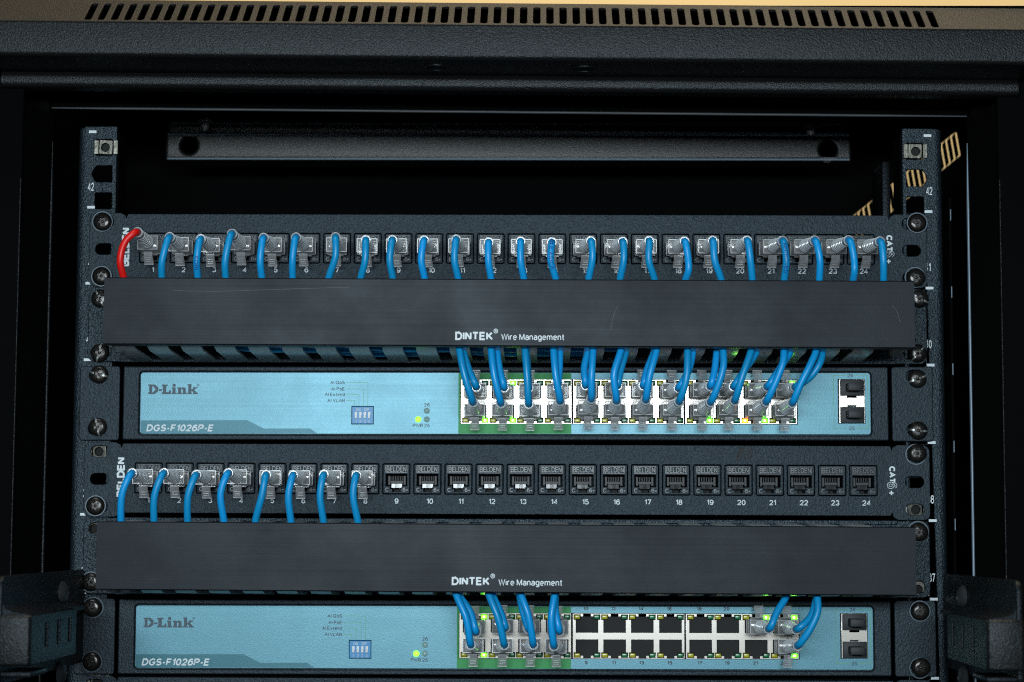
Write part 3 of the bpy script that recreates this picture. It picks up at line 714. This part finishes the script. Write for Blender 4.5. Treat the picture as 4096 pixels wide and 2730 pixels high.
def switch(z0, label, lit, roty):
    t = thing('network_switch', label, 'network switch', (0, 0, z0), 'network switches in the rack', roty)
    # ears
    for x0, x1, xs in ((-245.3, -222.1, -234.4), (220.7, 244.2, 235)):
        hs = [rrect(xs-5.6, xs+4.6, z-3.3, z+3.3, 3.2, 6) for z in (-5.9, -36.6)]
        MB().plate(rrect(x0, x1, -43.4, -.6, 1.8, 4), hs, FRONT, 2.2, .6, res=3).build('mounting_ear', 'powder', t)
    ch = MB().plate(rrect(-219.8, 218.5, -43.0, -.9, .8, 2), [rrect(-210.6, 208.9, -40.2, -3.7, 2.2, 4)], -4.2, 3, .7, res=2)
    ch.box(-219, 218, -1.0, 200, -42.5, -1.4); chs = ch.build('chassis', 'powder', t)
    win = [rect(-26.2, 166.8, -33.8, -8.1), rect(189.9, 205.4, -33.2, -7.8), rect(-88.5, -75.8, -34.0, -23.6)]
    lb = MB().plate(rrect(-210, 208.4, -39.5, -4.3, 1.6, 4), win, LABY, .6, .12).build('front_label', 'label', t)
    def flat(name, m, polys, k=1):
        b = MB()
        for o, h in polys: b.sheet(o, h, LABY-.05*k)
        return b.build(name, m, lb, 0)
    flat('teal_band', 'teal', [([(-209.7, -31.9), (-148.3, -31.7), (-138.8, -36.5), (-112.4, -36.4), (-108.0, -39.2), (-209.5, -39.2)], [])])
    flat('green_band', 'green', [(rect(-27.2, 37.5, -39.3, -4.5), [rect(-26.15, 37.6-.3, -33.75, -8.15)])])
    ln = MB(); y = LABY-.05
    for sx, zt, xe in ((-91.6, -10.0, -79.2), (-91.6, -13.7, -81.7), (-91.6, -16.9, -84.3), (-91.6, -20.4, -86.9)): line(ln, [(sx, zt), (xe, zt), (xe, -23.4)], .2, y)
    for q in ([(194.6, -5.8), (187.5, -5.8), (187.5, -36), (194.9, -36)], [(199.4, -5.8), (207.0, -5.8), (207.0, -36), (200.1, -36)]): line(ln, q, .22, y)
    ln.build('green_lines', 'line', lb, 0)
    n = MB(); y = LABY-.06
    cap = 5.5; dx = 28.6/(5.02*cap)
    for o, h in DL: n.sheet([(-205.6+a*cap*dx, -16.75+b*cap) for a, b in o], [[(-205.6+a*cap*dx, -16.75+b*cap) for a, b in q] for q in h], y)
    letter(n, '®', -177.6, -12.3, 1.5, w=.13, y=y)
    for s, x0, z in (('AI QoS', -100.9, -10.0), ('AI PoE', -100.3, -13.7), ('AI Extend', -103.9, -16.9), ('AI VLAN', -102.4, -20.4)):
        letter(n, s, x0, z-.95, 1.95, -92.5, .17, y)
    letter(n, '26', -45.3, -23.8, 2.0, w=.17, y=y, align='c'); letter(n, '25', -45.2, -35.7, 2.0, w=.17, y=y, align='c')
    letter(n, 'PWR', -50.4, -35.7, 2.0, w=.17, y=y, align='c')
    letter(n, '26', 197.0, -6.8, 2.1, w=.17, y=y, align='c'); letter(n, '25', 197.6, -37.0, 2.1, w=.17, y=y, align='c')
    n.build('lettering', 'ink', lb, 0)
    n = MB()
    for k in range(4, 12):
        letter(n, str(2*k+2), COLX[k]-.7, -6.5, 2.05, w=.22, y=y, align='c'); letter(n, str(2*k+1), COLX[k]-.5, -36.9, 2.05, w=.22, y=y, align='c')
    n.build('port_numbers', 'ink_dark', lb, 0)
    n = MB(); letter(n, 'DGS-F1026P-E', -206.4, -38.2, 4.0, -168.0, .20, y-.06, shear=.22, gap=.16); n.build('model_lettering', 'white', lb, 0)
    # status lamps
    for x, z, m in ((-50.2, -31.1, 'led_on'), (-45.3, -26.2, 'led_off'), (-45.3, -31.1, 'led_off')):
        MB().lathe([(LABY+.2, 1.75), (LABY-.25, 1.7), (LABY-.6, 1.2), (LABY-.75, .01)], 18, c=(x, 0, z)).build('status_lamp', m, t)
    # dip switch
    d = MB().box(-88.2, -76.0, -3.4, 2, -33.7, -23.9, .2).build('dip_switch', 'dip', t)
    for k in range(4):
        x = -85.9+k*2.53
        MB().box(x-.75, x+.75, -3.6, -3.2, -30.6, -26.9, .1).box(x-.62, x+.62, -4.4, -3.5, -30.5, -28.8, .12).build('toggle', 'white_p', d)
    n = MB(); letter(n, 'ON', -86.0, -26.3, 1.5, w=.12, y=-3.46); letter(n, 'DIP', -81.2, -26.3, 1.5, w=.12, y=-3.46)
    for k in range(4): letter(n, str(k+1), -85.9+k*2.53, -33.2, 1.6, w=.12, y=-3.46, align='c')
    n.build('lettering', 'white', d, 0)
    # port blocks
    MB().box(-26.6, 167.2, -1.6, -1.1, -34.2, -7.7).build('block_recess', 'hole', t)
    for bi, (x0, x1) in enumerate(BLK):
        cols = COLX[bi*4:bi*4+4]
        hs = [port_hole(x, s) for x in cols for s in (1, -1)]
        blk = MB().plate(rect(x0, x1, -33.6, -8.25), hs, -3.5, .9, .12).build('port_block', 'nickel', t)
        for ci, x in enumerate(cols):
            for s in (1, -1):
                o = put('port_insert', INSERT, blk, (x, 0, BM))
                if s > 0: o.rotation_euler = (0, pi, 0)
                for side in (-1, 1):
                    num = (bi*4+ci)*2+(2 if s > 0 else 1)
                    key = (num, 'L' if side < 0 else 'R')
                    m = lit.get(key, 'led_y' if side < 0 else 'led_g')
                    put('indicator_lens', LENS[m], blk, (x+side*5.6, 0, BM+s*10.72))
                    put('lens_seat', FRAME, blk, (x+side*5.6, 0, BM+s*10.72))
    # cage of the two optical slots
    MB().plate(rect(190.6, 205.2, -33.0, -8.0), [rect(191.3, 204.8, -17.2, -8.6), rect(191.3, 204.8, -32.6, -23.8), rect(195.2, 200.6, -18.4, -17.0), rect(195.2, 200.6, -24.0, -22.6)], -2.6, 1.5, .1).build('optical_cage', 'nickel', t)
    MB().box(188, 206, 1, 1.5, -34, -7).build('cage_recess', 'hole', t)
    w = 'upper' if z0 > -150 else 'lower'
    for num, zc in ((26, -12.75), (25, -28.35)):
        q = thing('dust_plug', f'black rubber dust plug closing optical slot {num} of the {w} switch', 'dust plug', (198.2, -2.6, z0+zc-198*math.tan(roty)), 'dust plugs in the optical slots')
        MB().box(-6.75, 6.75, -.9, 8, -4.6, 4.6, .35, seg=2).build('plug_body', 'plug_b', q)
        MB().box(-3.9, 3.9, -11.5, -.8, -2.1, 2.1, .3, seg=2).build('grip', 'plug_b', q)
    return t
switch(-90, 'upper network switch with cyan label, all 24 copper ports filled with blue cables',
       {(1, 'R'): 'led_on', (3, 'R'): 'led_on', (4, 'R'): 'led_on', (17, 'R'): 'led_on', (21, 'R'): 'led_on', (21, 'L'): 'led_or', (20, 'R'): 'led_on', (24, 'R'): 'led_on'}, -radians(.13))
switch(-223, 'lower network switch with cyan label, its middle ports empty and open',
       {(1, 'R'): 'led_on', (2, 'R'): 'led_on', (22, 'R'): 'led_on', (24, 'R'): 'led_on', (23, 'R'): 'led_on'}, -radians(.13))

# ------------------------------------------------------------------ patch cables
def plug_meshes():
    b = MB().box(-5.75, 5.75, -18, -2, -3.95, 3.95, .7, seg=2).box(-5.55, 5.55, -2.1, 6, -3.4, 3.3, .3)
    b.box(-4.0, 4.0, -6.5, -3.4, -5.2, -3.9, .3)
    e = .38  # thin lighter bars added along the plug edges to imitate glints
    for y in (-18.05, -2.6):
        for z in (-3.85, 3.85): b.box(-5.6, 5.6, y, y+e, z-e/2, z+e/2, mi=1)
        for x in (-5.65, 5.65): b.box(x-e/2, x+e/2, y, y+e, -3.6, 3.6, mi=1)
    for x in (-5.66, 5.66):
        for z in (-3.86, 3.86): b.box(x-.15, x+.15, -17.6, -2.7, z-.15, z+.15, mi=1)
    body = b.mesh('plug', ['clear', 'clear_edge'])
    # latch: strip leaving the plug's underside and flaring away from it
    cl = [(4, -3.5), (-8, -4.2), (-13.5, -4.4), (-15.0, -5.3), (-14.6, -7.2), (-12.6, -9.2), (-11.2, -10.4), (-10.9, -11.6)]
    vs = []; th = .9
    for i, (y, z) in enumerate(cl):
        a = cl[max(i-1, 0)]; c_ = cl[min(i+1, len(cl)-1)]
        d = Vector((c_[0]-a[0], c_[1]-a[1])).normalized(); nn = (d.y, -d.x)
        w = 2.45+.25*(i > 4)
        for sx in (-1, 1):
            for sn in (-.5, .5): vs.append((sx*w, y+nn[0]*th*sn, z+nn[1]*th*sn))
    fs = []
    for i in range(len(cl)-1):
        o = i*4
        fs += [(o, o+1, o+5, o+4), (o+1, o+3, o+7, o+5), (o+3, o+2, o+6, o+7), (o+2, o, o+4, o+6)]
    fs += [(0, 2, 3, 1), (len(vs)-4, len(vs)-3, len(vs)-1, len(vs)-2)]
    lt = MB().add(vs, fs)
    for k in range(3): lt.box(-1.7, 1.7, -14.6+k*.95, -13.4+k*.95, -8.3-k*.95, -7.95-k*.95, .1, mi=1)
    lt.box(-2.6, 2.6, -11.6, -10.6, -11.75, -11.4, .1, mi=1); lt.box(-2.4, 2.4, -15.6, -14.6, -5.3, -4.95, .1, mi=1)
    lt = lt.mesh('latch', ['clear', 'clear_edge'])
    ct = MB()
    for k in range(8): ct.box(-3.57+k*1.02-.18, -3.57+k*1.02+.18, -1.5, 5.5, 2.0, 3.1)
    ct = ct.mesh('contacts', 'gold')
    boot = MB().lathe([(-17.6, 3.9), (-20.5, 3.85), (-30, 3.1), (-40, 2.55), (-47.6, 2.35), (-48, 2.62), (-49.6, 2.72), (-50, 2.5), (-50, 2.06), (-44, 2.02), (-17.6, 2.02)], 22, close=True)
    y, r = -20.6, 4.0
    for k in range(7):
        boot.lathe([(y, r-.7), (y-.2, r), (y-1.7, r-.06), (y-1.9, r-.75)], 22, close=True, mi=1); y -= 3.25; r -= .19
    boot.lathe([(-48.6, 2.5), (-48.9, 2.85), (-50.0, 2.85), (-50.2, 2.5)], 22, close=True, mi=1)
    boot = boot.mesh('boot', ['boot', 'boot_rib'])
    return body, lt, ct, boot
PLUG, LATCH, PCONT, BOOT = plug_meshes()
def catmull(P, n=9):
    out = []
    Q = [P[0]*2-P[1]]+P+[P[-1]*2-P[-2]]
    for i in range(1, len(Q)-2):
        p0, p1, p2, p3 = Q[i-1], Q[i], Q[i+1], Q[i+2]
        t0 = 0; t1 = t0+max((p1-p0).length, .01)**.5; t2 = t1+max((p2-p1).length, .01)**.5; t3 = t2+max((p3-p2).length, .01)**.5
        for k in range(n):
            t = t1+(t2-t1)*k/n
            a1 = p0*((t1-t)/(t1-t0))+p1*((t-t0)/(t1-t0)); a2 = p1*((t2-t)/(t2-t1))+p2*((t-t1)/(t2-t1)); a3 = p2*((t3-t)/(t3-t2))+p3*((t-t2)/(t3-t2))
            b1 = a1*((t2-t)/(t2-t0))+a2*((t-t0)/(t2-t0)); b2 = a2*((t3-t)/(t3-t1))+a3*((t-t1)/(t3-t1))
            out.append(b1*((t2-t)/(t2-t1))+b2*((t-t1)/(t2-t1)))
    out.append(P[-1]); return out
def tube(path, r, n=14):
    mb = MB(); vs = []; fs = []
    T = [(path[min(i+1, len(path)-1)]-path[max(i-1, 0)]).normalized() for i in range(len(path))]
    nrm = T[0].orthogonal().normalized()
    for i, p in enumerate(path):
        nrm = (nrm-T[i]*nrm.dot(T[i])).normalized(); bn = T[i].cross(nrm)
        vs += [tuple(p+(nrm*cos(2*pi*k/n)+bn*sin(2*pi*k/n))*r) for k in range(n)]
    for i in range(len(path)-1):
        fs += [(i*n+k, i*n+(k+1) % n, (i+1)*n+(k+1) % n, (i+1)*n+k) for k in range(n)]
    fs += [tuple(range(n))[::-1], tuple((len(path)-1)*n+k for k in range(n))]
    return mb.add(vs, fs)
RB = 1.97
def cable(port, flip, ring, mids, end, label, group, color='blue', printing=None, ypath=(-58, -54), inward=1, tail=None):
    """port (x, z) of the socket; ring, mids, end are photo positions of the boot end, of points along the cord and of the place it slips behind the cover"""
    o = Vector((port[0], -3.2, port[1]))
    t = thing('patch_cable', label, 'patch cable', o, group)
    tgt = at(*ring, -52.5)
    d = (tgt-o); d.normalize()
    mx = .16
    d = Vector((max(-mx, min(mx, d.x/-d.y)), -1, max(-mx, min(mx, d.z/-d.y)))).normalized()
    q = Vector((0, -1, 0)).rotation_difference(d).to_matrix().to_4x4()
    if flip: q = q @ Matrix.Rotation(pi, 4, 'Y')
    pl = put('plug', PLUG, t); pl.matrix_local = q.copy()
    put('latch', LATCH, pl); put('contacts', PCONT, pl)
    bt = put('boot', BOOT, t); bt.matrix_local = q.copy()
    e = o+d*50
    y1, y2 = ypath
    ms = [at(*m, y1) for m in mids]
    en = at(*end, y2)
    first = ms[0]
    ap = e+d*3.2+(first-e)*.13
    up = 1 if en.z < o.z else -1                        # cords of the panels go down, cords of the switches go up
    P = [o+d*30, o+d*42, e-d*1.0, ap]+ms+[en, en+Vector(((en.x-ms[-1].x)*.25, 6, -9*up)), en+Vector(((en.x-ms[-1].x)*.3+8*inward, 16, -14*up))]
    if tail:
        P = P[:-1]; dx_, ty, tz_ = tail
        P += [Vector((en.x+dx_*.12, ty-4, tz_+9)), Vector((en.x+dx_*.4, ty, tz_)), Vector((en.x+dx_, ty+5, tz_-1))]
    path = catmull([p-o for p in P])
    cd_ = tube(path, RB).build('cord', color, t, 60)
    if printing:
        s, s0, size = printing
        L = [0]
        for a, b in zip(path, path[1:]): L.append(L[-1]+(b-a).length)
        def pos(u):
            for i in range(len(L)-1):
                if L[i+1] >= u: break
            f_ = (u-L[i])/(L[i+1]-L[i]); return path[i].lerp(path[i+1], f_), (path[i+1]-path[i]).normalized()
        st, W_ = text_strokes(s, .15); nb = MB()
        for pts, cl in st:
            fine = []
            for a, b in zip(pts, pts[1:]): fine += [(a[0]+(b[0]-a[0])*k/4, a[1]+(b[1]-a[1])*k/4) for k in range(4)]
            fine.append(pts[-1])
            vs, fs = ribbon(fine, .15, cl); o_ = []
            for u, v in vs:
                p, tg = pos(s0+u*size); view = (Vector((0, -1, 0))-tg*Vector((0, -1, 0)).dot(tg)).normalized(); sd = view.cross(tg)
                a = (v-.5)*size/RB
                o_.append(tuple(p+(view*cos(a)+sd*sin(a))*(RB+.03)))
            nb.add(o_, fs)
        nb.build('printing', 'print', cd_, 0)
    return t
def cr(ox, oy, sc): return lambda x, y: (ox+x/sc, oy+y/sc)
a1 = cr(300, 780, 2.24); a2 = cr(1250, 800, 2.306); a3 = cr(2200, 800, 2.306); a4 = cr(2950, 780, 2.24)
UPC = [(a1, (562, 338), [(450, 420), (405, 590)], (435, 742)), (a1, (850, 382), [(780, 600)], (778, 742)), (a1, (1128, 398), [(1090, 600)], (1100, 742)),
       (a1, (1408, 352), [(1345, 600)], (1350, 745)), (a1, (1692, 388), [(1660, 600)], (1675, 745)), (a1, (1982, 385), [(1950, 580)], (1950, 745)),
       (a2, (213, 348), [(212, 520)], (150, 725)), (a2, (492, 372), [(485, 560)], (445, 728)), (a2, (738, 372), [(713, 560)], (742, 730)),
       (a2, (1030, 375), [(1003, 560)], (1035, 732)), (a2, (1325, 368), [(1310, 560)], (1345, 733)), (a2, (1625, 392), [(1622, 560)], (1648, 735)),
       (a2, (1920, 385), [(1920, 560)], (1950, 737)), (a2, (2208, 392), [(2198, 560)], (2245, 738)),
       (a3, (376, 382), [(392, 540)], (355, 740)), (a3, (670, 388), [(680, 560)], (645, 742)), (a3, (915, 380), [(912, 560)], (965, 742)),
       (a3, (1240, 385), [(1273, 530), (1278, 650)], (1250, 742)), (a3, (1500, 378), [(1520, 560)], (1580, 742)),
       (a4, (85, 412), [(113, 560)], (133, 768)), (a4, (402, 415), [(437, 600)], (418, 768)), (a4, (690, 412), [(738, 580)], (733, 770)),
       (a4, (995, 410), [(1045, 580), (1048, 680)], (1035, 772)), (a4, (1275, 420), [(1308, 600)], (1308, 772))]
PZ = -22.6
for k, (f_, ring, mids, end) in enumerate(UPC):
    lean = 'its plug leaning left' if k < 11 else ('its plug facing straight ahead' if k < 14 else 'its plug leaning right')
    lb = f'blue patch cable in port {k+1} of the upper patch panel, {lean}' if k else 'red patch cable in port 1 at the left end of the upper patch panel'
    pr = None
    if k == 2: pr = ('KORI', 33, 2.3)
    if k == 13: pr = ('BLE AS/CA', 23, 2.2)
    if k == 20: pr = ('APPROVED', 25, 2.2)
    cable((JX[k], PZ), False, f_(*ring), [f_(*m) for m in mids], f_(*end), lb, 'patch cables in the upper patch panel', 'red' if k == 0 else 'blue', pr, inward=1 if k < 12 else -1,
          tail=(95 if k else 40, -46+(k*7 % 34), -83.2+(k*5 % 4)*.5) if 0 < k < 11 else None)
b1 = cr(280, 1420, 2.306); b2 = cr(1250, 1380, 2.139)
LPC = [(b1, (575, 1093), [(482, 1280)], (470, 1535)), (b1, (868, 1092), [(780, 1300)], (775, 1535)), (b1, (1168, 1108), [(1090, 1300)], (1085, 1535)),
       (b1, (1462, 1092), [(1390, 1280)], (1420, 1535)), (b1, (1810, 1108), [(1770, 1300)], (1710, 1535)), (b1, (2060, 1112), [(2015, 1300)], (2038, 1535)),
       (b2, (98, 1112), [(65, 1290)], (95, 1518)), (b2, (376, 1118), [(348, 1290)], (390, 1520))]
for k, (f_, ring, mids, end) in enumerate(LPC):
    cable((JX[k], -132.9+PZ), False, f_(*ring), [f_(*m) for m in mids], f_(*end), f'blue patch cable in port {k+1} of the half empty lower patch panel', 'patch cables in the lower patch panel')
ORD = ['first', 'second', 'third', 'fourth', 'fifth', 'sixth', 'seventh', 'eighth', 'ninth', 'tenth', 'eleventh', 'last']
c2 = cr(2250, 1380, 2.139)
USC = {2: (b2, (1402, 362), [(1335, 205)], (1285, 28)), 1: (b2, (1372, 492), [(1303, 270)], (1255, 28)), 4: (b2, (1640, 368), [(1600, 205)], (1578, 28)), 3: (b2, (1612, 500), [(1556, 270)], (1527, 28)),
       6: (b2, (1850, 372), [(1842, 220)], (1828, 30)), 5: (b2, (1850, 508), [(1836, 270)], (1818, 28)), 8: (b2, (2098, 368), [(2112, 210)], (2117, 38)), 7: (b2, (2118, 482), [(2082, 270)], (2062, 38)),
       10: (c2, (198, 348), [(186, 200)], (222, 40)), 9: (c2, (246, 462), [(249, 270)], (262, 42)), 12: (c2, (470, 352), [(497, 220)], (545, 42)), 11: (c2, (462, 480), [(440, 260)], (500, 42)),
       14: (c2, (690, 350), [(722, 220)], (790, 45)), 13: (c2, (712, 470), [(747, 255)], (805, 42)), 16: (c2, (990, 370), [(1075, 230)], (1118, 42)), 15: (c2, (998, 485), [(1060, 285)], (1070, 42)),
       18: (c2, (1262, 355), [(1303, 210)], (1320, 42)), 17: (c2, (1268, 490), [(1345, 310), (1378, 170)], (1375, 42)), 20: (c2, (1462, 358), [(1560, 215)], (1665, 48)), 19: (c2, (1474, 478), [(1538, 270)], (1615, 42)),
       22: (c2, (1750, 358), [(1855, 210)], (1952, 48)), 21: (c2, (1742, 488), [(1845, 270), (1888, 140)], (1895, 42)), 24: (c2, (1990, 362), [(2125, 270), (2205, 150)], (2226, 48)), 23: (c2, (1965, 498), [(2045, 320), (2125, 160)], (2170, 48))}
d1 = cr(1750, 2330, 2.941); d2 = cr(3096, 2030, 2.24); d3 = cr(2450, 2330, 2.941)
LSC = {1: (d1, (392, 735), [(335, 420)], (215, 125)), 2: (d1, (452, 585), [(385, 350)], (240, 125)), 3: (d1, (785, 738), [(712, 420)], (600, 125)), 4: (d1, (795, 535), [(745, 360)], (640, 125)),
       5: (d1, (1125, 735), [(1062, 370)], (978, 125)), 6: (d1, (1075, 550), [(1015, 380)], (962, 125)), 7: (d1, (1370, 748), [(1338, 420)], (1380, 128)), 8: (d1, (1432, 575), [(1386, 320)], (1390, 128)),
       22: (d3, (1838, 545), [(1940, 340)], (2045, 158)), 24: (d2, (200, 1092), [(325, 985)], (382, 797)), 23: (d2, (212, 1238), [(325, 1090), (392, 930)], (388, 797))}
for tab, z0, w in ((USC, -90, 'upper'), (LSC, -223, 'lower')):
    for num, (f_, ring, mids, end) in tab.items():
        k = (num-1)//2; up = num % 2 == 0; x = COLX[k]
        tz = x*math.tan(radians(.13))
        side = 'upper' if up else 'lower'
        lb = f'blue cable in the {side} socket of the {w} switch, {ORD[k]} socket column from the left'
        if w == 'lower' and num in (22, 23, 24):
            lb = {22: 'blue cable in upper socket 22 of the lower switch, alone in its column', 24: 'blue cable in the upper socket of the lower switch, rightmost column', 23: 'blue cable in the lower socket of the lower switch, rightmost column'}[num]
        yy = (-55, -51) if up else (-60, -57.5)
        cable((x, z0+BM+(5.75 if up else -5.75)+tz), up, f_(*ring), [f_(*m) for m in mids], f_(*end), lb, f'patch cables in the {w} switch', ypath=yy)
